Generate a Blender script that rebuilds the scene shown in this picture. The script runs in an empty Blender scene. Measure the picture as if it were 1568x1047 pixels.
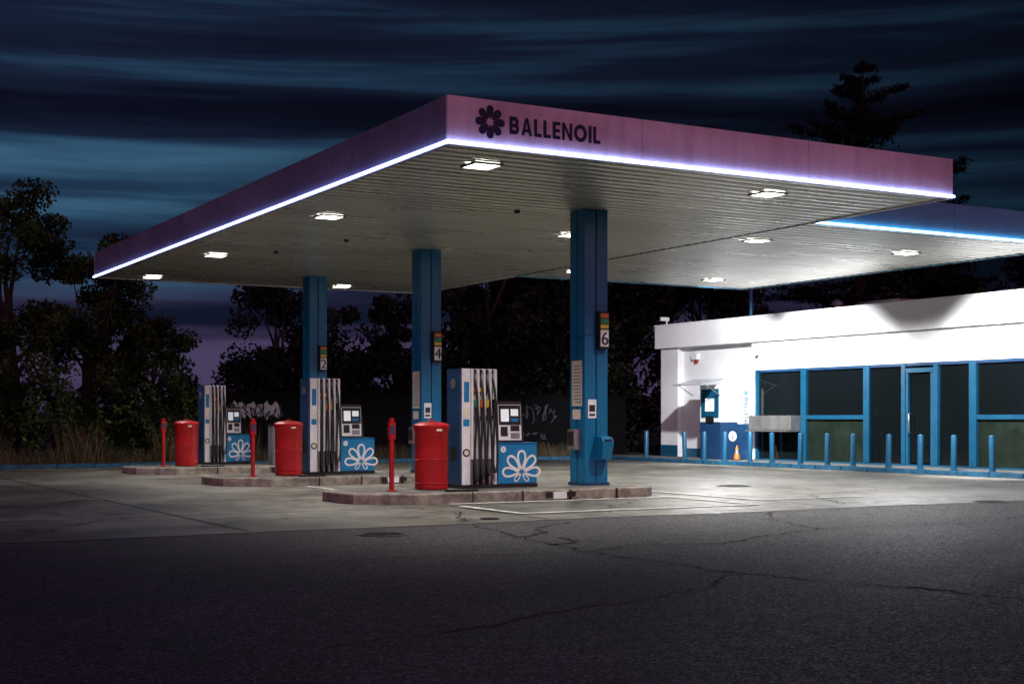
import bpy, bmesh, math, random
import numpy as np
from mathutils import Vector, Matrix
random.seed(7)
scene=bpy.context.scene
scene.view_settings.view_transform='Standard'
scene.view_settings.look='None'
scene.view_settings.exposure=0
COL=scene.collection

# ---------------------------------------------------------------- materials
def newmat(name):
    m=bpy.data.materials.new(name); m.use_nodes=True
    nt=m.node_tree; b=nt.nodes['Principled BSDF']
    return m,nt,b
def N(nt,t,**k):
    n=nt.nodes.new(t)
    for a,v in k.items(): setattr(n,a,v)
    return n
def objco(nt,scale=(1,1,1)):
    tc=N(nt,'ShaderNodeTexCoord'); mp=N(nt,'ShaderNodeMapping')
    mp.inputs['Scale'].default_value=scale
    nt.links.new(tc.outputs['Object'],mp.inputs['Vector']); return mp.outputs['Vector']
def noise(nt,vec,scale,detail=4,rough=.55):
    n=N(nt,'ShaderNodeTexNoise'); n.inputs['Scale'].default_value=scale
    n.inputs['Detail'].default_value=detail; n.inputs['Roughness'].default_value=rough
    nt.links.new(vec,n.inputs['Vector']); return n.outputs['Fac']
def ramp(nt,fac,stops):
    r=N(nt,'ShaderNodeValToRGB'); e=r.color_ramp.elements
    while len(e)<len(stops): e.new(.5)
    for i,(p,c) in enumerate(stops):
        e[i].position=p; e[i].color=(c[0],c[1],c[2],1) if not isinstance(c,(int,float)) else (c,c,c,1)
    nt.links.new(fac,r.inputs['Fac']); return r.outputs['Color']
def mix(nt,fac,a,b,mode='MIX'):
    m=N(nt,'ShaderNodeMix',data_type='RGBA',blend_type=mode)
    for s,v in ((m.inputs[0],fac),(m.inputs[6],a),(m.inputs[7],b)):
        if isinstance(v,(int,float)): s.default_value=v
        elif isinstance(v,tuple): s.default_value=(v[0],v[1],v[2],1)
        else: nt.links.new(v,s)
    return m.outputs[2]
def math_(nt,op,a,b=None,c=None):
    m=N(nt,'ShaderNodeMath',operation=op)
    for i,v in enumerate((a,b,c)):
        if v is None: continue
        if isinstance(v,(int,float)): m.inputs[i].default_value=v
        else: nt.links.new(v,m.inputs[i])
    return m.outputs[0]
def bump(nt,b,h,strength=.3,dist=.02):
    n=N(nt,'ShaderNodeBump'); n.inputs['Strength'].default_value=strength; n.inputs['Distance'].default_value=dist
    nt.links.new(h,n.inputs['Height']); nt.links.new(n.outputs['Normal'],b.inputs['Normal'])
def paint(name,col,rough=.4,metal=0,dirt=.25,dscale=2.5,bumpy=0,spec=.5):
    m,nt,b=newmat(name); v=objco(nt)
    f=noise(nt,v,dscale,6,.65)
    dk=tuple(c*(1-dirt) for c in col)
    c=ramp(nt,f,[(.35,dk),(.62,col)])
    nt.links.new(c,b.inputs['Base Color'])
    r=ramp(nt,noise(nt,v,dscale*3,4),[(.3,min(1,rough+.15)),(.7,rough)])
    nt.links.new(r,b.inputs['Roughness']); b.inputs['Metallic'].default_value=metal
    b.inputs['Specular IOR Level'].default_value=spec
    if bumpy: bump(nt,b,noise(nt,v,30,5),bumpy,.01)
    return m
def emis(name,col,s):
    m,nt,b=newmat(name); b.inputs['Base Color'].default_value=(.8,.8,.8,1)
    b.inputs['Emission Color'].default_value=(*col,1); b.inputs['Emission Strength'].default_value=s
    return m

M_blue=paint('blue_paint',(.002,.14,.3),.25,0,.15)
M_blueb=paint('blue_frame_paint',(.003,.075,.15),.35,0,.2)
M_bluep=paint('pump_blue_panel',(.006,.19,.42),.3,0,.12)
M_bluedark=paint('dark_blue_paint',(.012,.05,.13),.3,0,.3)
M_slot=paint('black_gap',(.006,.008,.012),.6,0,.1)
M_white=paint('white_panel',(.76,.79,.8),.35,0,.15,4)
M_black=paint('black_rubber',(.01,.01,.011),.4,0,.2)
M_grey=paint('grey_metal',(.3,.31,.32),.35,.6,.2)
M_steel=paint('steel',(.45,.44,.42),.3,.8,.3)
M_red=paint('red_paint',(.42,.005,.007),.34,0,.4,3)
M_green=paint('green_label',(.02,.3,.12),.4)
M_orange=paint('orange_label',(.6,.16,.02),.4)
M_yellow=paint('yellow_label',(.75,.5,.04),.4)
M_paper=paint('paper',(.7,.68,.55),.6,0,.2,12)
M_logo=paint('logo_navy',(.005,.012,.04),.5)
M_glass,nt,b=newmat('dark_glass')
b.inputs['Base Color'].default_value=(.004,.006,.007,1)
v=objco(nt); nt.links.new(ramp(nt,noise(nt,v,1.2,3),[(.3,.02),(.7,.08)]),b.inputs['Roughness'])
b.inputs['Specular IOR Level'].default_value=.35
bump(nt,b,noise(nt,v,.9,2),.25,.02)
M_panelgreen=paint('dark_green_panel',(.01,.02,.012),.3,0,.5,1.2)
M_wall=paint('white_render',(.78,.79,.8),.8,0,.12,.8,.15,.2)
M_roof=paint('roof_felt',(.06,.06,.06),.9)
M_screen=emis('screen',(.45,.62,.7),.45)
M_led=emis('led_strip',(.33,.43,1),12.0)
M_led2=emis('led_strip_cyan',(.28,.62,1),14.0)
M_lamp=emis('lamp_panel',(1,.97,.9),14.0)

# canopy fascia
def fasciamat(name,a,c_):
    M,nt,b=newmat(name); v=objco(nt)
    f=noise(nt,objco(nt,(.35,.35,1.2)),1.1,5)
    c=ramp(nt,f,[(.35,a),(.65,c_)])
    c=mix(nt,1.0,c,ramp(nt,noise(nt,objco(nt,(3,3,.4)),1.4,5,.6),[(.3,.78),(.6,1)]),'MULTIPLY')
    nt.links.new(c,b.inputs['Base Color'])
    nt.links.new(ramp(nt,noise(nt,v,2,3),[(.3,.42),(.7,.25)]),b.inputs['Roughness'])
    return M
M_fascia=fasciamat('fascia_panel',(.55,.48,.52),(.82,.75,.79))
M_fasciashade=fasciamat('fascia_panel_shaded',(.13,.12,.19),(.21,.2,.29))  # same fascia, darkened: the side run's shade is put into its colour
M_fascia2=paint('fascia_blue',(.1,.3,.45),.35,0,.2,1)
# soffit
M_soffit,nt,b=newmat('soffit_metal'); v=objco(nt,(.25,1,1))
f=noise(nt,v,.9,5,.55)
nt.links.new(ramp(nt,f,[(.3,(.47,.46,.4)),(.7,(.64,.63,.57))]),b.inputs['Base Color'])
b.inputs['Metallic'].default_value=.65
nt.links.new(ramp(nt,noise(nt,v,2,3),[(.3,.34),(.7,.25)]),b.inputs['Roughness'])

# asphalt
M_asph,nt,b=newmat('asphalt'); v=objco(nt)
f1=noise(nt,v,.35,6,.6); f2=noise(nt,v,55,3,.7)
vo=N(nt,'ShaderNodeTexVoronoi'); vo.inputs['Scale'].default_value=60; nt.links.new(v,vo.inputs['Vector'])
base=ramp(nt,f1,[(.3,(.024,.018,.024)),(.7,(.054,.044,.053))])
agg=ramp(nt,vo.outputs['Color'],[(.25,.3),(.7,1.2),(.95,3.4)])
c=mix(nt,1.0,base,agg,'MULTIPLY')
c=mix(nt,1.0,c,ramp(nt,noise(nt,v,4,5,.7),[(.3,.5),(.7,1.4)]),'MULTIPLY')
c=mix(nt,1.0,c,ramp(nt,noise(nt,objco(nt,(.4,1.6,1)),.5,5,.6),[(.35,.7),(.6,1.15)]),'MULTIPLY')
nt.links.new(c,b.inputs['Base Color'])
nt.links.new(ramp(nt,vo.outputs['Color'],[(.2,.8),(.9,.5)]),b.inputs['Roughness'])
hh=math_(nt,'ADD',math_(nt,'MULTIPLY',vo.outputs['Distance'],1.0),math_(nt,'MULTIPLY',f2,.8))
bump(nt,b,hh,.9,.015)
# concrete
M_conc,nt,b=newmat('concrete_forecourt'); v=objco(nt)
f1=noise(nt,v,.28,7,.62); f2=noise(nt,v,3.5,6,.65); f3=noise(nt,v,60,2,.6)
c1=ramp(nt,f1,[(.36,(.05,.046,.038)),(.5,(.115,.108,.09)),(.64,(.205,.193,.165))])
c2=ramp(nt,f2,[(.28,.4),(.5,1),(.8,1.15)])
c=mix(nt,1.0,c1,c2,'MULTIPLY')
c=mix(nt,1.0,c,ramp(nt,f3,[(.3,.8),(.7,1.15)]),'MULTIPLY')
c=mix(nt,1.0,c,ramp(nt,noise(nt,v,1.1,5,.6),[(.34,.5),(.46,1),(.7,1.05)]),'MULTIPLY')
nt.links.new(c,b.inputs['Base Color'])
nt.links.new(ramp(nt,f2,[(.3,.34),(.7,.68)]),b.inputs['Roughness'])
bump(nt,b,math_(nt,'ADD',f2,math_(nt,'MULTIPLY',f3,.4)),.4,.02)
M_kerb=paint('kerb_stone',(.3,.27,.23),.85,0,.65,5,.8)
M_kerbblue=paint('kerb_blue_paint',(.008,.1,.19),.6,0,.6,6,.4)
M_line=paint('road_marking_paint',(.75,.75,.7),.6,0,.6,6)
M_joint=paint('joint',(.012,.012,.011),.9)
M_pave=paint('paving',(.14,.13,.12),.8,0,.5,3,.4)
M_earth=paint('earth',(.03,.026,.015),.95,0,.5,2,.6)
M_hill=paint('hill_dark',(.02,.025,.02),1,0,.4,.05)
M_iron=paint('cast_iron',(.015,.015,.015),.5,.5,.3,20)
M_bark=paint('bark',(.04,.03,.022),.9,0,.5,6,.8)
M_dkwall=paint('block_wall',(.006,.006,.007),.9,0,.4,2,.4,.1)
M_graf=paint('spray_paint',(.4,.4,.42),.6,0,.3,8)
M_grafd=paint('spray_paint_dim',(.1,.09,.115),.6,0,.3,8)
def leafmat(name,a,b_,lo=.12):
    m,nt,b=newmat(name); g=N(nt,'ShaderNodeNewGeometry')
    c=ramp(nt,g.outputs['Random Per Island'],[(0,a),(1,b_)])
    f=noise(nt,objco(nt),.7,3)
    c=mix(nt,1.0,c,ramp(nt,f,[(.4,lo),(.68,1.4)]),'MULTIPLY')
    nt.links.new(c,b.inputs['Base Color']); b.inputs['Roughness'].default_value=.6
    b.inputs['Specular IOR Level'].default_value=.2
    return m
M_leaf=leafmat('leaf_green',(.028,.06,.012),(.07,.13,.03),.08)
M_leafd=leafmat('leaf_dark',(.008,.012,.007),(.02,.028,.012))
M_needle=leafmat('needles',(.003,.005,.005),(.007,.011,.01))
M_dry=leafmat('dry_grass_blade',(.07,.06,.03),(.14,.11,.06),.6)

# ---------------------------------------------------------------- helpers
def link(o,parent=None):
    COL.objects.link(o)
    if parent: o.parent=parent
    return o
def empty(name,loc=(0,0,0)):
    e=bpy.data.objects.new(name,None); e.location=loc; e.empty_display_size=.3; COL.objects.link(e); return e
def mobj(name,verts,faces,mat,parent=None,smooth=False):
    me=bpy.data.meshes.new(name); me.from_pydata([tuple(v) for v in verts],[],faces); me.materials.append(mat)
    if smooth:
        for p in me.polygons: p.use_smooth=True
    me.update(); return link(bpy.data.objects.new(name,me),parent)
def box(name,x0,x1,y0,y1,z0,z1,mat,parent=None,bev=0.0):
    me=bpy.data.meshes.new(name); bm=bmesh.new()
    bmesh.ops.create_cube(bm,size=1)
    for v in bm.verts:
        v.co=Vector(((x0+x1)/2+v.co.x*(x1-x0),(y0+y1)/2+v.co.y*(y1-y0),(z0+z1)/2+v.co.z*(z1-z0)))
    if bev: bmesh.ops.bevel(bm,geom=list(bm.edges),offset=bev,segments=2,affect='EDGES')
    bm.to_mesh(me); bm.free(); me.materials.append(mat)
    return link(bpy.data.objects.new(name,me),parent)
def lathe(name,prof,mat,parent=None,cx=0,cy=0,seg=32,flat=False):
    V=[];F=[]
    for r,z in prof:
        for i in range(seg):
            a=2*math.pi*i/seg; V.append((cx+r*math.cos(a),cy+r*math.sin(a),z))
    for k in range(len(prof)-1):
        for i in range(seg):
            j=(i+1)%seg; F.append((k*seg+i,k*seg+j,(k+1)*seg+j,(k+1)*seg+i))
    F.append(tuple(range((len(prof)-1)*seg,len(prof)*seg))); F.append(tuple(reversed(range(seg))))
    o=mobj(name,V,F,mat,parent,not flat)
    try:
        o.data.set_sharp_from_angle(angle=math.radians(35))
    except Exception: pass
    return o
def tube(name,pts,r,mat,parent=None,spline='POLY',flat=None):
    cu=bpy.data.curves.new(name,'CURVE'); cu.dimensions='3D'; cu.bevel_depth=r; cu.bevel_resolution=2
    s=cu.splines.new('NURBS' if spline=='NURBS' else 'POLY'); s.points.add(len(pts)-1)
    for p,q in zip(s.points,pts): p.co=(*q,1)
    if spline=='NURBS': s.use_endpoint_u=True; s.order_u=3
    cu.materials.append(mat); return link(bpy.data.objects.new(name,cu),parent)
def text(name,body,size,loc,rot,mat,parent,bold=.0,ext=.004,spacing=1.0,align='LEFT'):
    cu=bpy.data.curves.new(name,'FONT'); cu.body=body; cu.size=size; cu.offset=bold; cu.extrude=ext
    cu.space_character=spacing; cu.align_x=align; cu.materials.append(mat)
    o=bpy.data.objects.new(name,cu); o.location=loc; o.rotation_euler=rot; return link(o,parent)
RY=(math.radians(90),0,0)
def glyph(ch,t=.24):
    Q=[]
    def quad(x0,z0,x1,z1): Q.append([(x0,z0),(x1,z0),(x1,z1),(x0,z1)])
    def arc(cx,cz,rx,rz,a0,a1,n=16):
        for i in range(n):
            p=math.radians(a0+(a1-a0)*i/n); q=math.radians(a0+(a1-a0)*(i+1)/n)
            Q.append([(cx+(rx-t)*math.cos(p),cz+(rz-t)*math.sin(p)),(cx+rx*math.cos(p),cz+rz*math.sin(p)),(cx+rx*math.cos(q),cz+rz*math.sin(q)),(cx+(rx-t)*math.cos(q),cz+(rz-t)*math.sin(q))])
    if ch=='B':
        quad(0,0,t,1); quad(t,0,.42,t); quad(t,.5-t/2,.42,.5+t/2-.02); quad(t,1-t,.42,1)
        arc(.42,.31,.31,.31,-90,90)
        arc(.42,.74,.27,.26,-75,90); w=.75
    elif ch=='A':
        Q.append([(0,0),(t*1.05,0),(.42,.76),(.42,1),(.32,1)]); Q.append([(.42,.76),(.84-t*1.05,0),(.84,0),(.52,1),(.42,1)])
        quad(.27,.2,.57,.37); w=.84
    elif ch=='L': quad(0,0,t,1); quad(t,0,.58,t*.85); w=.58
    elif ch=='E': quad(0,0,t,1); quad(t,0,.6,t*.85); quad(t,.4,.56,.4+t*.8); quad(t,1-t*.85,.6,1); w=.6
    elif ch=='N': quad(0,0,t*.9,1); quad(.8-t*.9,0,.8,1); Q.append([(t*.9,1),(t*.9,.66),(.8-t*.9,0),(.8-t*.9,.36)]); w=.8
    elif ch=='O': arc(.51,.5,.51,.51,0,360,36); w=1.02
    elif ch=='I': quad(0,0,t,1); w=t
    return Q,w
def sign_word(name,word,x0,z0,y,h,xs,mat,parent,gap=.13):
    V=[];F=[];x=0
    for ch in word:
        Q,w_=glyph(ch)
        for q in Q:
            b0=len(V); V+=[(x0+(x+px)*h*xs,y,z0+pz*h) for px,pz in q]; F.append(tuple(range(b0,b0+len(q))))
        x+=w_+gap
    return mobj(name,V,F,mat,parent)
def petal_pts(cx,cz,ang,r0,r1,w,n=18):
    pts=[]
    for i in range(n):
        a=2*math.pi*i/n
        l=(r0+r1)/2+math.cos(a)*(r1-r0)/2
        s=math.sin(a)*w/2*(.45+.55*(l-r0)/(r1-r0))*1.15
        pts.append((cx+l*math.cos(ang)-s*math.sin(ang),cz+l*math.sin(ang)+s*math.cos(ang)))
    return pts
def flower_solid(name,cx,cz,y,R,mat,parent,n=8,rot=0):
    V=[];F=[]
    for k in range(n):
        p=petal_pts(cx,cz,math.pi/2+rot+2*math.pi*k/n,R*.2,R,R*.56); b0=len(V)
        V+=[(x,y,z) for x,z in p]; F.append(tuple(range(b0,b0+len(p))))
    return mobj(name,V,F,mat,parent)
def flower_ring(name,cx,cz,y,R,mat,parent,angs,wd=.54):
    # outlined petals; each is a loop with an open middle
    V=[];F=[]
    for k,a in enumerate(angs):
        po=petal_pts(cx,cz,a,R*.12,R,R*wd,32)
        mx=sum(p[0] for p in po)/32; mz=sum(p[1] for p in po)/32; b0=len(V); yy=y-.0006*k
        th=R*.1; pi=[]
        for i in range(32):
            p=Vector(po[i]); q=Vector(po[(i+1)%32]); o_=Vector(po[i-1]); d=(q-o_).normalized(); nn=Vector((-d.y,d.x))
            if nn.dot(Vector((mx,mz))-p)<0: nn=-nn
            pi.append(tuple(p+nn*th))
        V+=[(x,yy,z) for x,z in po]+[(x,yy,z) for x,z in pi]
        for i in range(32):
            j=(i+1)%32; F.append((b0+i,b0+j,b0+32+j,b0+32+i))
    return mobj(name,V,F,mat,parent)

# ---------------------------------------------------------------- camera
cam=bpy.data.cameras.new('camera'); co=bpy.data.objects.new('camera',cam); COL.objects.link(co)
co.location=(0,0,1.4); co.rotation_euler=(math.radians(90),0,-math.atan2(.4921,.8706))
cam.lens=36*2130/1568; cam.sensor_width=36; cam.shift_y=(640-523.5)/1568
cam.clip_end=2000; cam.clip_start=.1
scene.camera=co

# ---------------------------------------------------------------- world
w=bpy.data.worlds.new('World'); scene.world=w; w.use_nodes=True; nt=w.node_tree
bg=nt.nodes['Background']; 
tc=N(nt,'ShaderNodeTexCoord'); gen=tc.outputs['Generated']
def dot(vec,d):
    n=N(nt,'ShaderNodeVectorMath',operation='DOT_PRODUCT'); nt.links.new(vec,n.inputs[0]); n.inputs[1].default_value=d; return n.outputs['Value']
z=dot(gen,(0,0,1)); left=dot(gen,(-.8706,.4921,0)); back=dot(gen,(-.4921,-.8706,0))
mp=N(nt,'ShaderNodeMapping'); mp.inputs['Rotation'].default_value=(math.radians(1),math.radians(-1.2),math.radians(29.5)); mp.inputs['Scale'].default_value=(1.0,1.0,17)
nt.links.new(gen,mp.inputs['Vector'])
n1=N(nt,'ShaderNodeTexNoise'); n1.inputs['Scale'].default_value=1.7; n1.inputs['Detail'].default_value=6; n1.inputs['Roughness'].default_value=.54; n1.inputs['Distortion'].default_value=.2
nt.links.new(mp.outputs[0],n1.inputs['Vector'])
cl=ramp(nt,n1.outputs['Fac'],[(.36,(.0025,.0033,.009)),(.5,(.006,.011,.027)),(.6,(.013,.037,.073)),(.74,(.038,.1,.17))])
mr=N(nt,'ShaderNodeMapRange'); mr.inputs[1].default_value=-.35; mr.inputs[2].default_value=.35; mr.inputs[3].default_value=.35; mr.inputs[4].default_value=1.4
nt.links.new(left,mr.inputs[0])
cl=mix(nt,1.0,cl,mr.outputs[0],'MULTIPLY')
hz=ramp(nt,z,[(.0,1),(.06,.8),(.1,0)])
pn=ramp(nt,n1.outputs['Fac'],[(.42,(.007,.009,.026)),(.6,(.065,.042,.1))])
cl=mix(nt,hz,cl,pn)
bf=N(nt,'ShaderNodeMapRange'); bf.inputs[1].default_value=.1; bf.inputs[2].default_value=.9; nt.links.new(back,bf.inputs[0])
zf=ramp(nt,z,[(.0,1),(.5,.4),(.9,.05)])
gl=mix(nt,bf.outputs[0],(0,0,0),(1.1,.38,.66))
gl=mix(nt,1.0,gl,zf,'MULTIPLY')
sky=N(nt,'ShaderNodeTexSky'); sky.sky_type='NISHITA'; sky.sun_disc=False; sky.sun_elevation=math.radians(-4); sky.sun_rotation=math.radians(209)
sk=mix(nt,1.0,sky.outputs[0],(.02,.02,.02),'MULTIPLY')
tot=mix(nt,1.0,mix(nt,1.0,cl,gl,'ADD'),sk,'ADD')
nt.links.new(tot,bg.inputs['Color']); bg.inputs['Strength'].default_value=1.0

# ---------------------------------------------------------------- ground
def sheet(name,x0,x1,y0,y1,z,mat,parent=None):
    return mobj(name,[(x0,y0,z),(x1,y0,z),(x1,y1,z),(x0,y1,z)],[(0,1,2,3)],mat,parent)
sheet('ground',-900,900,-900,900,0,M_asph)
ev=[];nseg=160
for i in range(nseg+1):
    x=-30+56*i/nseg; ev.append((x,16.35+.05*math.sin(x*1.3)+random.uniform(-.035,.035),.006))
vv=ev+[(26,39.8,.006),(-30,39.8,.006)]
fore=mobj('forecourt_pavement',vv,[tuple(range(len(vv)))],M_conc)
def strip(V,F,x0,y0,x1,y1,wd,z):
    d=Vector((x1-x0,y1-y0)).normalized(); n=Vector((-d.y,d.x))*wd/2; b0=len(V)
    V+=[(x0+n.x,y0+n.y,z),(x0-n.x,y0-n.y,z),(x1-n.x,y1-n.y,z),(x1+n.x,y1+n.y,z)]; F.append((b0,b0+1,b0+2,b0+3))
V=[];F=[]
for y in (19.6,24.95,31.7,38.3): strip(V,F,-30,y,25.9,y,.035,.012)
mobj('expansion_joints_long',V,F,M_joint,fore)
V=[];F=[]
for x in (-4,.8,5.6,9.9,15.2,20,24.5):
    strip(V,F,x,16.45,x,39.8,.03,.0155)
mobj('expansion_joints_cross',V,F,M_joint,fore)
def crack(pts,wd,z,rr,name='pavement_crack'):
    P=[Vector(p) for p in pts]; out=[]
    for a,b_ in zip(P[:-1],P[1:]):
        n=max(2,int((b_-a).length/.1)); nn=Vector((-(b_-a).y,(b_-a).x)).normalized()
        for i in range(n): 
            t=i/n; out.append(a.lerp(b_,t)+nn*(rr.uniform(-.06,.06)+.12*math.sin(t*9+a.x)*(b_-a).length*.1))
    out.append(P[-1]); V=[];F=[]
    for i,p in enumerate(out):
        d=(out[min(i+1,len(out)-1)]-out[max(i-1,0)]).normalized(); n_=Vector((-d.y,d.x))*wd*rr.uniform(.08,.6)
        V+=[(p.x+n_.x,p.y+n_.y,z),(p.x-n_.x,p.y-n_.y,z)]
        if i: F.append((2*i-2,2*i-1,2*i+1,2*i))
    return V,F
rr=random.Random(3); V=[];F=[]
for pts,wd in (([(8.6,16.3),(8.1,14.2),(7.85,12.2),(7.9,10.1),(8.8,7.4),(9.6,4)],.05),([(3.0,7.9),(4.2,8.2),(7.1,9.2),(7.95,10.0)],.035),([(7.9,12.3),(8.6,12.7),(9.6,12.4),(12,13.4),(14.5,13.2)],.045),([(8.1,14.2),(8.7,14.6),(9.1,15.4),(9.9,15.9)],.09),([(7.9,13.1),(8.35,13.3),(8.5,13.9)],.1),([(0.5,12.4),(3,12.1),(5.4,12.8),(7.85,12.25)],.03),([(12,13.4),(12.6,15),(13.6,16.2)],.035),([(14.5,13.2),(17,13.9),(21,13.3)],.035)):
    v_,f_=crack(pts,wd,.005,rr); b0=len(V); V+=v_; F+=[tuple(i+b0 for i in q) for q in f_]
mobj('asphalt_cracks',V,F,M_joint)
V=[];F=[]
for pts,wd in (([(8.6,16.5),(9.4,18.3),(9.2,19.6)],.045),([(3,17),(4.4,19.2),(4.0,22),(5.6,24.9)],.03),([(15.8,17),(17,19.3),(20,20.2),(22,19.8)],.04),([(12,18.2),(13.2,19.2),(15.1,18.6)],.04),([(5.6,18),(7,18.3),(8.6,17.6)],.04)):
    v_,f_=crack(pts,wd,.0175,rr); b0=len(V); V+=v_; F+=[tuple(i+b0 for i in q) for q in f_]
mobj('concrete_cracks',V,F,M_joint,fore)
mk=empty('road_markings')
def mark(x0,x1,y0,y1,z=.022): sheet('bay_line',x0,x1,y0,y1,z,M_line,mk)
mark(10.0,14.5,17.45,17.57); mark(10.0,10.12,17.58,19.4); mark(14.38,14.5,17.58,20.3); mark(10.13,14.37,19.9,20.0)
mark(15.2,17.6,18.4,18.5); mark(15.2,15.3,18.52,21.8)
mark(10.2,14.4,24.2,24.32); mark(10.2,10.32,24.34,26.6)
kb=empty('kerb'); 
x=-30
while x<25.8:
    box('kerb_stone',x+.006,min(x+1.0,25.9)-.006,39.8,39.95,0,.125+random.uniform(-.006,.006),M_kerbblue,kb,.012); x+=1.0
fw=empty('footway')
y=6
while y<39.9:
    box('kerb_stone',25.9,26.05,y+.006,min(y+1.0,39.95)-.006,0,.125+random.uniform(-.005,.005),M_kerbblue,fw,.012); y+=1.0
box('paving_slab',26.055,27.95,6,39.95,0,.115,M_pave,fw)
sheet('verge',-120,120,39.955,120,.1,M_earth)
def manhole(x,y,r,z):
    e=empty('manhole_cover',(x,y,z))
    lathe('frame',[(r,0),(r,.006),(r*.93,.008)],M_iron,e,seg=40)
    lathe('lid',[(r*.9,.006),(r*.88,.011)],M_iron,e,seg=40)
    for k in range(-3,4):
        h=math.sqrt(max(0,(r*.8)**2-(k*r*.22)**2)); box('rib',-h,h,k*r*.22-.012,k*r*.22+.012,.0115,.015,M_iron,e)
manhole(6.87,15.3,.3,.002); manhole(9.2,16.9,.14,.008); manhole(18,22.6,.36,.008); manhole(18.4,16.3,.3,.003)

# ---------------------------------------------------------------- canopy
Hs=5.2; FH=.65
can=empty('gas_station_canopy')
X0,X1,Y0,Y1=8.65,18.38,17.1,38.2
X2,Y2,Y3=26.1,20.65,32.3
def soffit(name,x0,x1,y0,y1):
    V=[];F=[];p=.3; n=int(round((y1-y0)/p)); p=(y1-y0)/n
    prof=[(0,.035),(.075,.035),(.1,.004),(.2,-.005),(.5,-.01),(.8,-.005),(.94,.004),(.965,.035)]
    ys=[]
    for i in range(n):
        dz=random.uniform(-.0015,.0015)
        for a,h in prof: ys.append((y0+(i+a)*p,Hs+h+dz))
    ys.append((y1,Hs+.035))
    for yy,zz in ys: V+=[(x0,yy,zz),(x1,yy,zz)]
    for i in range(len(ys)-1): F.append((2*i,2*i+2,2*i+3,2*i+1))
    o=mobj(name,V,F,M_soffit,can,True)
    try: o.data.set_sharp_from_angle(angle=math.radians(30))
    except Exception: pass
    return o
soffit('soffit_main',X0+.06,X1-.01,Y0+.06,Y1-.06); soffit('soffit_side',X1+.01,X2-.06,Y2+.06,Y3-.06)
box('soffit_seam',X1-.012,X1+.012,Y2+.05,Y3-.05,Hs-.02,Hs+.03,M_slot,can)
box('roof_main',X0+.06,X1-.06,Y0+.06,Y1-.06,Hs+FH-.15,Hs+FH-.05,M_roof,can)
box('roof_side',X1+.0,X2-.06,Y2+.06,Y3-.06,Hs+FH-.16,Hs+FH-.06,M_roof,can)
def fascia_run(axis,c,a0,a1,mat,out):
    L=a1-a0; n=max(1,int(L/3.0)); s=L/n
    for i in range(n):
        p0=a0+i*s+.003; p1=a0+(i+1)*s-.003
        if axis=='x': box('fascia_panel',p0,p1,min(c,c-out*.06),max(c,c-out*.06),Hs-.03,Hs+FH,mat,can,.004)
        else: box('fascia_panel',min(c,c-out*.06),max(c,c-out*.06),p0,p1,Hs-.03,Hs+FH,mat,can,.004)
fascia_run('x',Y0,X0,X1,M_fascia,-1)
fascia_run('y',X0,Y0+.065,Y1-.065,M_fasciashade,-1)
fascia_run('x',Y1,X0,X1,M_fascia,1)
fascia_run('y',X1,Y0+.065,Y2-.005,M_fascia,1)
fascia_run('y',X1,Y3+.005,Y1-.065,M_fascia,1)
fascia_run('x',Y2,X1+.005,X2,M_fascia2,-1)
fascia_run('x',Y3,X1+.005,X2,M_fascia2,1)
fascia_run('y',X2,Y2+.065,Y3-.065,M_fascia2,1)
def led(name,x0,x1,y0,y1,mat):
    box(name,x0,x1,y0,y1,Hs-.015,Hs+.02,mat,can)
led('led_strip_front',X0-.045,X1,Y0-.045,Y0-.004,M_led)
led('led_strip_side',X0-.035,X0-.004,Y0-.002,Y1,M_led)
led('led_strip_wing',X1+.06,X2,Y2-.045,Y2-.004,M_led2)
sg=empty('fascia_sign',(0,0,0)); 
flower_solid('flower_logo',9.31,5.54,Y0-.008,.235,M_logo,sg)
sign_word('lettering','BALLENOIL',9.62,5.405,Y0-.008,.25,.87,M_logo,sg,.13)
lamps=[(9.85,18.35),(9.85,24.4),(9.9,31.5),(9.95,37.2),(15.3,18.3),(15.2,24.4),(15.2,31.2),(15.4,37.2),(19.1,23.2),(23.55,23.3),(19.1,30.4),(23.5,30.4)]
def spot(e,energy,size,blend,col,rot=(0,0,0)):
    L=bpy.data.lights.new('lamp_and_added_wash','SPOT'); L.shadow_soft_size=.1
    L.energy=energy; L.spot_size=math.radians(size); L.spot_blend=blend; L.color=col
    lo=bpy.data.objects.new('lamp_and_added_wash',L); lo.location=(0,0,-.09); lo.rotation_euler=rot; link(lo,e)
for (x,y) in lamps:
    e=empty('canopy_lamp',(x,y,Hs))
    s=.24
    for n_,a in (('frame_a',(-s,s,-s,-s+.03)),('frame_b',(-s,s,s-.03,s)),('frame_c',(-s,-s+.03,-s+.031,s-.031)),('frame_d',(s-.03,s,-s+.031,s-.031))):
        box(n_,a[0],a[1],a[2],a[3],-.045,-.012,M_grey,e)
    box('diffuser',-s+.031,s-.031,-s+.031,s-.031,-.037,-.015,M_lamp,e)
    if x>23:
        spot(e,1350,158,.15,(.97,.98,1))
        spot(e,3300,84,.45,(.97,.98,1),(0,-math.radians(50),0))  # added wash spot tilted at the shop wall to brighten it, not a fitting
        if y>30: spot(e,3600,70,.5,(.97,.98,1),(0,-math.radians(60),math.radians(55)))  # second added spot, only there to brighten the far end of the wall
    else:
        spot(e,900 if y<36 else 420,126,.8,(1,.96,.85))
for (x,y) in ((12.6,22.1),(11.5,27.5),(10.9,30.2)):
    e=empty('ceiling_sensor',(x,y,Hs)); lathe('dome',[(.06,-.011),(.05,-.05),(.02,-.065)],M_black,e,seg=16)

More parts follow.
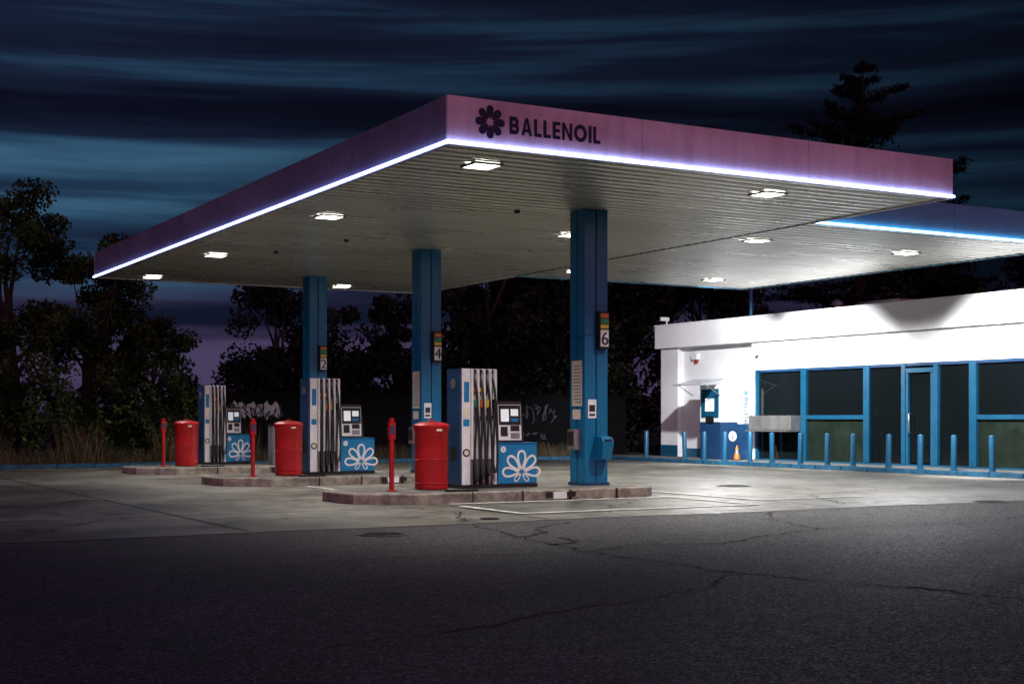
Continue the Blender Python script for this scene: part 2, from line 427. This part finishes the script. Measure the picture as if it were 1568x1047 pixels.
def column(x,y,num):
    e=empty('canopy_column',(x,y,0)); h=.25; z0=.18
    box('core',-h+.02,h-.02,-h+.02,h-.02,z0,Hs,M_slot,e)
    g=.012
    for sx in (-1,1):
        for sy in (-1,1):
            xs=sorted((sx*g,sx*h)); ys=sorted((sy*g,sy*h))
            box('cladding',xs[0],xs[1],ys[0],ys[1],z0+.01,2.9,M_blue,e,.006)
            box('cladding_upper',xs[0],xs[1],ys[0],ys[1],2.906,Hs-.005,M_blue,e,.006)
    box('base_plinth',-h-.03,h+.03,-h-.03,h+.03,z0-.02,z0+.05,M_bluedark,e,.01)
    nb=empty('number_sign',(0,0,0)); nb.parent=e
    box('housing',.0,.21,-h-.12,-h-.001,2.65,3.34,M_black,nb,.01)
    yq=-h-.124
    box('number_plate',.02,.19,yq,yq+.003,2.7,3.0,M_white,nb); text('number',num,.34,(.105,yq-.003,2.73),RY,M_logo,nb,.0,.001,1,'CENTER'); text('number',num,.34,(.112,yq-.0055,2.73),RY,M_logo,nb,.0,.001,1,'CENTER')
    box('label_green',.02,.19,yq,yq+.003,3.12,3.2,M_green,nb); box('label_yellow',.02,.19,yq,yq+.003,3.03,3.1,M_yellow,nb); box('label_orange',.02,.19,yq,yq+.003,3.22,3.3,M_orange,nb)
    box('poster',-h-.008,-h-.001,-.17,.17,1.62,2.45,M_paper,e)
    for k in range(12): box('poster_text',-h-.0105,-h-.0085,-.14,.14-random.random()*.1,1.68+k*.06,1.7+k*.06,M_grey,e)
    box('notice',-h-.008,-h-.001,-.12,.15,1.38,1.56,M_paper,e)
    box('sticker',-.18,.0,-h-.006,-h-.001,1.4,1.74,M_white,e); box('sticker_print',-.15,-.03,-h-.009,-h-.0065,1.52,1.64,M_logo,e)
    box('sticker_print2',-.15,-.03,-h-.009,-h-.0065,1.44,1.48,M_logo,e)
    V=[(-.02,-h-.001,.62),(.22,-h-.001,.62),(.22,-h-.001,1.08),(-.02,-h-.001,1.08),(.0,-h-.2,.66),(.2,-h-.2,.66),(.22,-h-.26,.98),(-.02,-h-.26,.98),(.22,-h-.2,1.05),(-.02,-h-.2,1.05)]
    F=[(4,5,6,7),(7,6,8,9),(9,8,2,3),(0,1,5,4),(1,2,8,6,5),(0,4,7,9,3)]
    mobj('litter_hopper',V,F,M_blue,e)
    box('hopper_slot',.02,.18,-h-.262,-h-.245,.985,1.02,M_slot,e)
    box('service_box',-h-.14,-h-.001,-.12,.12,.82,1.2,M_steel,e,.01); box('service_door',-h-.146,-h-.141,-.09,.09,.9,1.15,M_black,e)
    return e
column(13.8,21.55,'6'); column(13.8,28.35,'4'); column(13.8,35.2,'2')

def island(yc):
    e=empty('pump_island',(0,yc,0)); x0,x1=8.75,14.5; y0,y1=-1.25,.95; z=.18
    pts=[(x1,y0+.25),(x1-.3,y0),(x0+.9,y0-.05),(x0+.1,y0+.55),(x0,y0+.9),(x0,y1-.5),(x0+.5,y1),(x1-.3,y1),(x1,y1-.3)]
    fine=[]
    for i in range(len(pts)):
        a=Vector(pts[i]);b_=Vector(pts[(i+1)%len(pts)]); m=max(1,int((b_-a).length/.22))
        for k in range(m):
            p=a.lerp(b_,k/m); fine.append((p.x+random.uniform(-.012,.012),p.y+random.uniform(-.012,.012)))
    pts=fine; n=len(pts); cx=(x0+x1)/2; cy=(y0+y1)/2
    V=[(p[0],p[1],0) for p in pts]+[(p[0],p[1],z-.02+random.uniform(-.006,.006)) for p in pts]
    def inset(p,d):
        return (p[0]+(d if p[0]<cx-2.0 else(-d if p[0]>cx+2.5 else 0)),p[1]+(d if p[1]<cy else -d))
    V+=[(*inset(p,.02),z+random.uniform(-.003,.003)) for p in pts]; inn=[inset(p,.18) for p in pts]; V+=[(p[0],p[1],z) for p in inn]
    F=[]
    for i in range(n):
        j=(i+1)%n; F+=[(j,i,n+i,n+j),(n+j,n+i,2*n+i,2*n+j),(2*n+j,2*n+i,3*n+i,3*n+j)]
    mobj('kerb_ring',V,F,M_kerb,e)
    mobj('infill',[(p[0],p[1],z-.004) for p in inn],[tuple(range(n))],M_pave,e)
    for xx in (10.7,11.65,12.6,13.55): box('kerb_joint',xx,xx+.016,y0-.062,y0+.18,.0,z+.002,M_joint,e)
    box('kerb_plate',12.25,12.5,y0-.09,y0-.066,.03,.15,M_white,e); box('kerb_plate_b',12.1,12.22,y0-.088,y0-.064,.05,.15,M_black,e)
    box('kerb_plate_c',12.52,12.68,y0-.088,y0-.064,.06,.15,M_black,e)
    box('cable_duct',10.4,11.0,y0+.3,y0+.36,z,z+.03,M_black,e)
for yc in (21.55,28.35,35.2): island(yc)

def pump(x,y,sx=1.0):
    e=empty('fuel_pump',(x,y,.18)); e.scale=(sx,1,1)
    D=.48; T=2.08
    box('plinth',-.01,1.57,.0,D,0,.06,M_black,e)
    box('tower_side',0,.05,0,D,.06,T,M_bluedark,e,.008)
    box('tower_back',.05,.7,.14,D,.06,T-.01,M_black,e)
    box('tower_end',.7,.745,.0,D,.06,T,M_white,e,.006)
    box('tower_cap',.052,.698,.04,.138,T-.06,T-.012,M_slot,e)
    box('white_panel',.052,.215,.0,.138,.06,T,M_white,e,.006)
    box('panel_logo',.09,.19,-.004,-.001,1.5,1.85,M_bluep,e); box('panel_notice',.075,.195,-.004,-.001,1.22,1.4,M_paper,e)
    box('panel_notice2',.075,.195,-.004,-.001,1.08,1.2,M_bluep,e)
    lathe('round_badge',[(.07,0),(.07,.004)],M_black,e,seg=20).matrix_local=Matrix.Translation((.135,-.002,.62))@Matrix.Rotation(math.pi/2,4,'X')
    lathe('round_badge_in',[(.045,0),(.045,.004)],M_paper,e,seg=20).matrix_local=Matrix.Translation((.135,-.0065,.62))@Matrix.Rotation(math.pi/2,4,'X')
    lathe('side_badge',[(.09,0),(.09,.004)],M_steel,e,seg=20).matrix_local=Matrix.Translation((-.002,.24,1.82))@Matrix.Rotation(-math.pi/2,4,'Y')
    box('side_sticker',-.004,-.001,.1,.34,.5,.72,M_black,e)
    cols=[M_green,M_orange,M_yellow,M_black]
    for k in range(4):
        xr=.235+k*.12
        box('divider',xr,xr+.04,-.01,.138,.5,T,M_white,e,.006)
        box('divider_lower',xr,xr+.04,.02,.138,.06,.497,M_grey,e,.006)
        xh=xr+.08
        box('holster',xh-.03,xh+.03,.02,.13,1.25,1.42,M_grey,e,.008)
        box('nozzle_grip',xh-.022,xh+.022,-.03,.05,1.38,1.55,cols[k],e,.012)
        box('nozzle_body',xh-.018,xh+.018,-.05,.0,1.28,1.42,M_black,e,.01)
        tube('nozzle_spout',[(xh,.02,1.5),(xh,.06,1.6),(xh,.11,1.64)],.012,M_steel,e)
        q=random.uniform(-.03,.03)
        tube('hose',[(xh,.1,1.95),(xh+.01,-.03,1.85),(xh+.015+q,-.05,1.2),(xh+.02+q*2,-.07,.5),(xh-.005,-.1,.12+.05*k),(xh-.04,-.1,.14+.05*k),(xh-.045-q,-.06,.6),(xh-.015,-.05,1.0),(xh,-.04,1.3)],.02,M_black,e,'NURBS')
        box('grade_label',xh-.03,xh+.03,.05,.06,1.68,1.76,cols[(k+1)%4],e)
    box('cabinet',.75,1.56,.0,D,.06,.77,M_bluep,e,.012)
    box('cabinet_lid',.74,1.57,-.01,D+.01,.772,.79,M_bluep,e,.006)
    flower_ring('flower_logo',1.24,.26,-.003,.4,M_white,e,[math.radians(a) for a in (2,46,90,134,178)])
    flower_ring('flower_base',1.24,.26,-.0035,.21,M_white,e,[math.radians(a) for a in (228,312)],.5)
    flower_solid('small_logo',.87,.67,-.004,.06,M_white,e)
    V=[(.77,.04,.792),(1.32,.04,.792),(1.32,D-.04,.792),(.77,D-.04,.792),(.77,.09,1.52),(1.28,.09,1.52),(1.28,D-.06,1.52),(.77,D-.06,1.52)]
    mobj('head_frame',V,[(3,2,1,0),(4,5,6,7),(0,1,5,4),(1,2,6,5),(2,3,7,6),(3,0,4,7)],M_black,e)
    hf=empty('head_face_group',(0,.035,.8)); hf.parent=e; hf.rotation_euler=(-math.radians(3.9),0,0)
    box('head_face',.80,1.26,-.006,.0,.03,.66,M_white,hf)
    box('display_black',.81,1.25,-.012,-.0065,.3,.65,M_black,hf)
    box('display_screen',.85,1.01,-.017,-.0125,.36,.58,M_screen,hf); box('display_screen_b',1.05,1.2,-.017,-.0125,.46,.58,M_screen,hf); box('head_logo',1.05,1.2,-.017,-.0125,.36,.42,M_bluep,hf)
    box('keypad',.84,.98,-.012,-.0065,.1,.27,M_black,hf); box('card_slot',1.04,1.22,-.012,-.0065,.19,.29,M_black,hf); box('notice_sheet',1.04,1.22,-.012,-.0065,.06,.16,M_grey,hf)
    box('cabinet_side',1.562,1.566,.06,D-.06,.12,.7,M_bluedark,e)
pump(11.05,21.4); pump(10.92,28.25); pump(10.95,35.9,.82)

def bin_(x,y):
    e=empty('litter_bin',(x,y,.18))
    lathe('drum',[(.27,0),(.285,.02),(.285,.1),(.295,.11),(.285,.12),(.29,.5),(.3,.51),(.29,.52),(.295,.98),(.305,1.0),(.305,1.06)],M_red,e)
    lathe('lid',[(.315,1.055),(.32,1.07),(.315,1.1),(.27,1.13),(.18,1.15),(.08,1.16),(.02,1.163)],M_red,e)
    tube('lid_handle',[(-.06,0,1.15),(-.05,0,1.185),(.05,0,1.185),(.06,0,1.15)],.01,M_red,e)
    box('label',-.05,.05,-.312,-.303,1.0,1.035,M_paper,e)
for x,y in ((10.56,21.5),(10.5,28.3),(10.3,35.2)): bin_(x,y)
def post(x,y):
    e=empty('washer_post',(x,y,.18))
    lathe('foot',[(.09,0),(.09,.015),(.05,.02)],M_red,e,seg=20)
    lathe('pole',[(.042,.015),(.042,1.0)],M_red,e,seg=20)
    box('head',-.06,.06,-.05,.05,.85,1.16,M_red,e,.015)
    box('head_cap',-.04,.04,-.035,.035,1.162,1.22,M_red,e,.012)
    box('spout',-.1,-.06,-.02,.02,1.02,1.06,M_black,e,.005)
    box('label',-.035,.035,-.054,-.051,.95,1.1,M_bluedark,e)
for x,y in ((9.72,21.3),(9.6,28.0),(9.65,35.0)): post(x,y)
e=empty('utility_cabinet',(12.75,35.2,.18)); box('body',-.2,.25,-.2,.2,0,1.02,M_grey,e,.02); box('door',-.16,.21,-.206,-.201,.1,.9,M_grey,e); box('handle',.14,.17,-.22,-.207,.45,.6,M_black,e); box('top',-.23,.28,-.23,.23,1.022,1.06,M_black,e,.01)

# ---------------------------------------------------------------- building
B=empty('station_shop_building'); XF=27.7
box('end_pier',XF,XF+.3,37.75,38.7,.116,3.75,M_wall,B)
box('end_pier_plinth',XF-.012,XF-.001,37.75,38.71,.116,.5,M_blueb,B)
box('recess_wall',XF+.25,XF+.4,33.9,37.748,.116,3.75,M_wall,B)
box('recess_plinth',XF+.238,XF+.249,33.9,37.74,.116,.4,M_blueb,B)
box('wall_over_windows',XF,XF+.3,6,33.898,2.88,3.75,M_wall,B)
box('wall_return',XF,XF+.3,33.75,33.898,.116,2.878,M_wall,B)
box('parapet',XF-.15,XF+.3,6,38.85,3.752,4.5,M_wall,B)
box('parapet_coping',XF-.18,XF+.32,6,38.88,4.502,4.55,M_wall,B,.01)
box('end_wall',XF+.302,37,38.4,38.7,.1,4.5,M_wall,B); box('back_wall',36.7,37,6,38.39,.1,4.5,M_wall,B)
box('roof',XF+.3,36.7,6,38.39,4.0,4.15,M_roof,B)
box('interior_dark_wall',XF+1.5,XF+1.6,6,33.7,.12,3.9,M_slot,B)
def frame(y,wd=.16,z0=.16,z1=2.878,xo=0): box('window_post',XF-.03+xo,XF+.12,y-wd/2,y+wd/2,z0,z1,M_blueb,B,.008)
for y in (31.5,28.9,25.1,21.8,18,14): frame(y,.24)
for y in (27.5,26.35): frame(y,.16)
frame(33.66,.09)
box('sill',XF-.04,XF+.2,6,33.74,.117,.159,M_blueb,B)
box('head_rail',XF-.01,XF+.11,6,33.6,2.80,2.872,M_bluedark,B)
def seg(y0,y1,z0,z1,mat,n='glass_pane',dx=.06): box(n,XF+dx,XF+dx+.02,y0,y1,z0,z1,mat,B)
seg(31.62,33.61,1.5,2.8,M_glass); seg(31.62,33.61,.16,1.0,M_glass,'lower_panel')
seg(29.02,31.38,1.49,2.8,M_glass); seg(29.02,31.38,.16,1.37,M_panelgreen,'lower_panel'); box('transom',XF-.02,XF+.11,29.021,31.379,1.372,1.488,M_blueb,B)
seg(27.58,28.78,.16,2.8,M_glass); 
seg(26.43,27.42,.2,2.6,M_glass); box('door_top',XF-.02,XF+.1,26.431,27.419,2.62,2.74,M_blueb,B,.005)
box('door_stile',XF-.015,XF+.1,26.44,26.53,.165,2.615,M_blueb,B); box('door_stile_b',XF-.015,XF+.1,27.33,27.41,.165,2.615,M_blueb,B)
tube('door_handle',[(XF-.02,27.25,1.0),(XF-.07,27.25,1.03),(XF-.07,27.25,1.5),(XF-.02,27.25,1.53)],.015,M_steel,B)
seg(25.22,26.27,.16,2.8,M_glass)
for a,b_ in ((21.93,24.98),(18.13,21.67),(14.13,17.87),(6,13.87)):
    seg(a,b_,1.49,2.8,M_glass); seg(a,b_,.16,1.37,M_panelgreen,'lower_panel'); box('transom',XF-.02,XF+.11,a+.001,b_-.001,1.372,1.488,M_blueb,B)
box('night_hatch',XF-.4,XF+.05,31.64,33.58,1.04,1.48,M_steel,B,.02)
box('hatch_shelf',XF-.5,XF+.02,31.6,33.6,1.0,1.035,M_steel,B)
e=empty('air_conditioner',(31.2,31.6,4.152)); box('casing',-.5,.5,-.9,.9,0,.85,M_grey,e,.03); lathe('fan',[(.3,.852),(.3,.88)],M_black,e)
e=empty('roof_vent',(30.2,32.8,4.152)); lathe('pipe',[(.09,0),(.09,.75)],M_grey,e); lathe('cowl',[(.18,.76),(.18,.85),(.05,.95)],M_grey,e)
e=empty('air_conditioner',(31,26.2,4.152)); box('casing',-.4,.4,-.7,.7,0,.8,M_grey,e,.03); lathe('fan',[(.25,.802),(.25,.83)],M_black,e)
e=empty('roof_mast',(29.8,36.5,4.152)); lathe('pole',[(.07,0),(.06,2.3)],M_blue,e,seg=16); lathe('flange',[(.16,0),(.16,.03)],M_grey,e,seg=16)
e=empty('security_camera',(XF-.05,38.3,4.552)); lathe('stem',[(.025,0),(.025,.12)],M_white,e,seg=12); box('body',-.28,.08,-.06,.06,.12,.24,M_white,e,.02); box('lens',-.285,-.281,-.035,.035,.145,.215,M_black,e)
e=empty('wall_alarm',(XF+.24,37.0,3.2)); box('body',-.14,-.001,-.17,.17,.12,.34,M_white,e,.02); box('lamp',-.11,-.01,-.1,.05,.02,.11,M_red,e,.02)
e=empty('security_camera',(XF-.01,33.5,3.45)); box('arm',-.15,0,-.02,.02,0,.04,M_white,e); box('body',-.25,-.1,-.05,.05,-.12,-.005,M_white,e,.02)
K=empty('payment_kiosk',(26.95,34.5,.116))
box('lower_body',0,.7,0,1.05,0,1.15,M_bluedark,K,.015); box('upper_body',0,.7,0,1.05,1.152,2.33,M_white,K,.015)
box('front_panel',-.012,-.001,.08,.97,1.3,2.2,M_blueb,K); box('screen',-.02,-.013,.3,.75,1.5,1.9,M_screen,K); box('card_reader',-.05,-.013,.3,.7,1.15,1.35,M_black,K,.01)
box('side_notice',.15,.5,-.006,-.001,1.85,2.2,M_paper,K)
lathe('info_disc',[(.16,0),(.16,.004)],M_white,K,seg=32).matrix_local=Matrix.Translation((.48,-.002,.72))@Matrix.Rotation(math.pi/2,4,'X')
text('info_letter','i',.3,(.48,-.01,.61),RY,M_bluedark,K,.004,.001,1,'CENTER')
V=[(-.75,1.5,2.33),(-.75,.0,2.33),(0.1,.0,2.52),(.1,1.5,2.52)]; V+=[(a,b_,c-.03) for a,b_,c in V]
M_awn,nt,b=newmat('acrylic_awning'); b.inputs['Base Color'].default_value=(.5,.55,.6,1); b.inputs['Roughness'].default_value=.2; b.inputs['Transmission Weight'].default_value=.6
mobj('awning',V,[(0,1,2,3),(7,6,5,4),(0,4,5,1),(1,5,6,2),(2,6,7,3),(3,7,4,0)],M_awn,K)
tube('awning_strut',[(0,.02,2.0),(-.6,.02,2.33)],.015,M_grey,K); tube('awning_strut',[(0,1.4,2.0),(-.6,1.4,2.33)],.015,M_grey,K)
P=empty('pillar_sign',(27.3,33.95,.116)); box('upper',0,.42,0,.15,1.1,2.2,M_white,P,.01); box('lower',0,.42,0,.15,0,1.098,M_bluedark,P,.01)
text('lettering','BALLENOIL',.22,(.15,-.003,1.93),(math.radians(90),math.radians(90),0),M_blueb,P,.004,.002)
flower_solid('flower_logo',.21,2.06,-.004,.08,M_bluep,P)
C=empty('traffic_cone',(27.0,33.75,.116)); box('base',-.13,.13,-.13,.13,0,.03,M_black,C,.01); lathe('cone',[(.1,.03),(.07,.2)],M_orange,C); lathe('band',[(.07,.2),(.05,.3)],M_grey,C); lathe('tip',[(.05,.3),(.02,.45)],M_orange,C)
for y in (37.5,35.4,34.4,33.4,32.2,31.2,30.0,28.9,27.9,26.6,25.5,24.4,23.2,22.1,21):
    e=empty('bollard',(26.25,y,.116)); e.rotation_euler=(random.uniform(-.02,.02),random.uniform(-.02,.02),0)
    lathe('post',[(.072,0),(.072,.84),(.06,.865),(.02,.875)],M_blueb,e,seg=24); lathe('collar',[(.1,0),(.1,.02),(.073,.025)],M_blueb,e,seg=24)
e=empty('flag_pole',(26.3,40.3,.1)); lathe('pole',[(.09,0),(.06,8)],M_bluedark,e,seg=16); lathe('base',[(.2,0),(.2,.03)],M_grey,e,seg=16)
e=empty('fire_hose_cabinet',(25.95,40.4,.1)); box('body',-.25,.25,-.15,.15,0,1.5,M_red,e,.02); box('door',-.2,.2,-.156,-.151,.15,1.4,M_red,e); box('handle',.12,.16,-.18,-.157,.7,.85,M_black,e)

# ---------------------------------------------------------------- back wall with graffiti
Wl=empty('block_wall'); box('wall',13.2,28.5,42,42.2,.1,2.15,M_dkwall,Wl); box('coping',13.15,28.55,41.96,42.24,2.152,2.22,M_dkwall,Wl,.01)
G=empty('graffiti')
rg=random.Random(5)
def scribble(x0,x1,z0,z1,n,r,mat):
    for k in range(n):
        cx=x0+(x1-x0)*(k+.5)/n; ww=(x1-x0)/n*.62; pts=[]
        for j in range(7): pts.append((cx+rg.uniform(-ww,ww),41.99,rg.uniform(z0,z1)))
        tube('stroke',pts,r,mat,G,'NURBS')
scribble(23.0,25.6,1.2,1.9,8,.014,M_grafd)
scribble(23.6,25.2,.6,.95,7,.011,M_grafd)
V=[];F=[]
for k in range(6):
    cx=13.8+k*.27; b0=len(V); n=11
    for j in range(n):
        a=2*math.pi*j/n; V.append((cx+.17*math.cos(a)*rg.uniform(.6,1.2),41.993-.001*k,1.65+.27*math.sin(a)*rg.uniform(.6,1.2)))
    F.append(tuple(range(b0,b0+n)))
mobj('silver_fill',V,F,M_graf,G)
scribble(13.6,15.4,1.3,1.95,8,.022,M_logo)

# ---------------------------------------------------------------- vegetation
rng=np.random.default_rng(11)
def leaves(P,size,rng,asp=.55):
    n=len(P)
    a=rng.normal(size=(n,3)); a/=np.linalg.norm(a,axis=1)[:,None]
    c=rng.normal(size=(n,3)); b_=np.cross(a,c); b_/=np.linalg.norm(b_,axis=1)[:,None]
    s=(size*rng.uniform(.6,1.35,size=n))[:,None]
    V=np.stack([P-a*s,P-b_*s*asp*.9+a*s*.1,P+a*s,P+b_*s*asp],axis=1).reshape(-1,3)
    return V
def leafmesh(name,V,mat,parent=None):
    n=len(V)//4; me=bpy.data.meshes.new(name)
    me.vertices.add(len(V)); me.vertices.foreach_set('co',V.astype(np.float32).ravel())
    me.loops.add(4*n); me.loops.foreach_set('vertex_index',np.arange(4*n,dtype=np.int32))
    me.polygons.add(n); me.polygons.foreach_set('loop_start',np.arange(0,4*n,4,dtype=np.int32))
    try: me.polygons.foreach_set('loop_total',np.full(n,4,dtype=np.int32))
    except Exception: pass
    me.update(calc_edges=True); me.materials.append(mat)
    return link(bpy.data.objects.new(name,me),parent)
def limb(V,F,p0,p1,r0,r1,seg=7,bend=.12):
    p0=Vector(p0);p1=Vector(p1); mid=(p0+p1)/2+Vector((random.uniform(-1,1),random.uniform(-1,1),random.uniform(0,1)))*bend*(p1-p0).length
    ring=[]
    for t in (0,.33,.66,1):
        c=p0*(1-t)**2+mid*2*t*(1-t)+p1*t*t; r=r0+(r1-r0)*t
        b0=len(V)
        d=(p1-p0).normalized(); u=d.orthogonal().normalized(); v=d.cross(u)
        for i in range(seg):
            a=2*math.pi*i/seg; V.append(tuple(c+u*math.cos(a)*r+v*math.sin(a)*r))
        ring.append(b0)
    for k in range(3):
        for i in range(seg):
            j=(i+1)%seg; F.append((ring[k]+i,ring[k]+j,ring[k+1]+j,ring[k+1]+i))
def tree(name,x,y,h,r,nl=9000,ls=.1,mat=None,base=.22):
    e=empty(name,(x,y,.05)); V=[];F=[]
    limb(V,F,(0,0,0),(random.uniform(-.3,.3),random.uniform(-.3,.3),h*.55),.035*h,.02*h,9,.05)
    ncl=int(26+r*8); pts=[]
    for k in range(ncl):
        zc=rng.uniform(base,.95); rad=r*math.sqrt(max(.05,1-((zc-.52)/.5)**2))*rng.uniform(.35,1.0)
        a=rng.uniform(0,2*math.pi); c=np.array([rad*math.cos(a),rad*math.sin(a),zc*h])
        cs=r*rng.uniform(.14,.3); n=int(nl/ncl*rng.uniform(.5,1.5))
        P=rng.normal(size=(n,3)); P/=np.linalg.norm(P,axis=1)[:,None]; P*= (rng.uniform(0,1,size=n)**.45)[:,None]*cs*1.5
        P[:,2]*=.75; pts.append(P+c)
        if k%2==0: limb(V,F,(0,0,h*rng.uniform(.25,.52)),tuple(c),.012*h,.01,5)
    mobj('trunk_and_limbs',V,F,M_bark,e,True)
    leafmesh('crown',leaves(np.concatenate(pts),ls,rng),mat or M_leaf,e)
T='broadleaf_tree'
tree(T,7.6,44.8,8.9,2.1,17000,.085,None,.1)
tree(T,4.2,43.5,8,2.6,8000,.1)
tree(T,10.4,46.0,7.4,1.9,17000,.085,None,.1)
tree(T,12.3,46,4.9,1.3,9000,.08,None,.1)
tree(T,17.2,47.6,6.5,2.3,18000,.09,M_leafd,.1)
tree(T,19.2,47.0,5.7,1.5,8000,.09,M_leafd,.1)
tree(T,21.3,46.2,6.2,1.5,11000,.09,M_leafd,.1)
for (x,y,h,r) in ((24.5,45.5,9,2.8),(28,46,9,2.8),(31.5,46.5,9,3),(35.5,46,8.5,3),(42.5,41,8.3,3.5),(46,36,9,3.5)):
    tree(T,x,y,h,r,19000,.13,M_leafd,.08)
def shrub(name,x0,x1,y0,y1,h0,n,ls,mat):
    X=rng.uniform(x0,x1,n); Y=rng.uniform(y0,y1,n)
    top=h0*(.7+.22*np.sin(X*1.7+1)+.16*np.sin(X*4.1+Y)+.12*np.sin(X*9.3+2*Y))
    Z=rng.uniform(0,1,n)**.75*top+.1
    lump=np.sin(X*3.3+Z*2.1)+np.sin(Z*4.3+Y*2)+np.sin(X*7+Z*5)
    k=lump>-1.0
    leafmesh(name,leaves(np.stack([X,Y,Z],1)[k],ls,rng),mat)
shrub('shrubbery',-2,13.2,41.2,43.8,3.4,30000,.075,M_leaf)
shrub('shrubbery',13,30,43,45,3.3,30000,.11,M_leafd)
shrub('shrubbery',37.5,46,30,40,4.5,12000,.14,M_leafd)
n=9000; X=rng.uniform(-2,25.5,n)+0; Y=40.05+rng.uniform(0,1,n)**1.4*1.6; H=rng.uniform(.12,.5,n)*(1+1.6*(np.sin(X*2.3)>.2)*(X<14))
A=rng.uniform(0,2*np.pi,n); Lx=rng.normal(0,.12,n)*H*2; Ly=rng.normal(0,.12,n)*H*2; wd=.008
b0=np.stack([X-wd*np.cos(A),Y-wd*np.sin(A),np.full(n,.09)],1); b1=np.stack([X+wd*np.cos(A),Y+wd*np.sin(A),np.full(n,.09)],1)
t1=np.stack([X+Lx+.002,Y+Ly,H+.1],1); t0=np.stack([X+Lx-.002,Y+Ly,H+.1],1)
leafmesh('dry_grass',np.stack([b0,b1,t1,t0],1).reshape(-1,3),M_dry)
def cedar(x,y,h):
    e=empty('cedar_tree',(x,y,0)); V=[];F=[]; limb(V,F,(0,0,0),(0,0,h),.45,.03,9,.0)
    pts=[]
    zz=h*.25; 
    while zz<h*.985:
        f=(zz/h); R=(1-f)**.8*h*.62*random.uniform(.45,1.15)+.2
        for k in range(3):
            a=random.uniform(0,2*math.pi); r_=R*random.uniform(.6,1.1)
            tip=Vector((math.cos(a)*r_,math.sin(a)*r_,zz+r_*random.uniform(.0,.25)))
            limb(V,F,(0,0,zz),tuple(tip),.07*(1-f)+.02,.01,4,.05)
            n=int(50+r_*110); t=rng.uniform(.1,1,n)**.8
            sp=.06+.13*r_*(1.1-t)
            P=np.stack([tip.x*t,tip.y*t,zz+(tip.z-zz)*t*t],1)+rng.normal(size=(n,3))*np.stack([sp,sp,np.full(n,.08)],1); P[:,2]-=.08
            pts.append(P)
        zz+=random.uniform(.26,.55)
    mobj('trunk_and_limbs',V,F,M_bark,e,True)
    leafmesh('foliage',leaves(np.concatenate(pts),.12,rng,.3),M_needle,e)
cedar(42.7,44.8,16.9)
V=[];F=[];n=120
for i in range(n+1):
    a=math.radians(-90+360*i/n); R=260
    hh=9+5*math.sin(a*3+1)+3*math.sin(a*7)+1.5*math.sin(a*17)
    V+=[(R*math.cos(a),R*math.sin(a),-1),(R*1.15*math.cos(a),R*1.15*math.sin(a),hh)]
for i in range(n): F.append((2*i,2*i+2,2*i+3,2*i+1))
mobj('background_hills',V,F,M_hill,None,True)
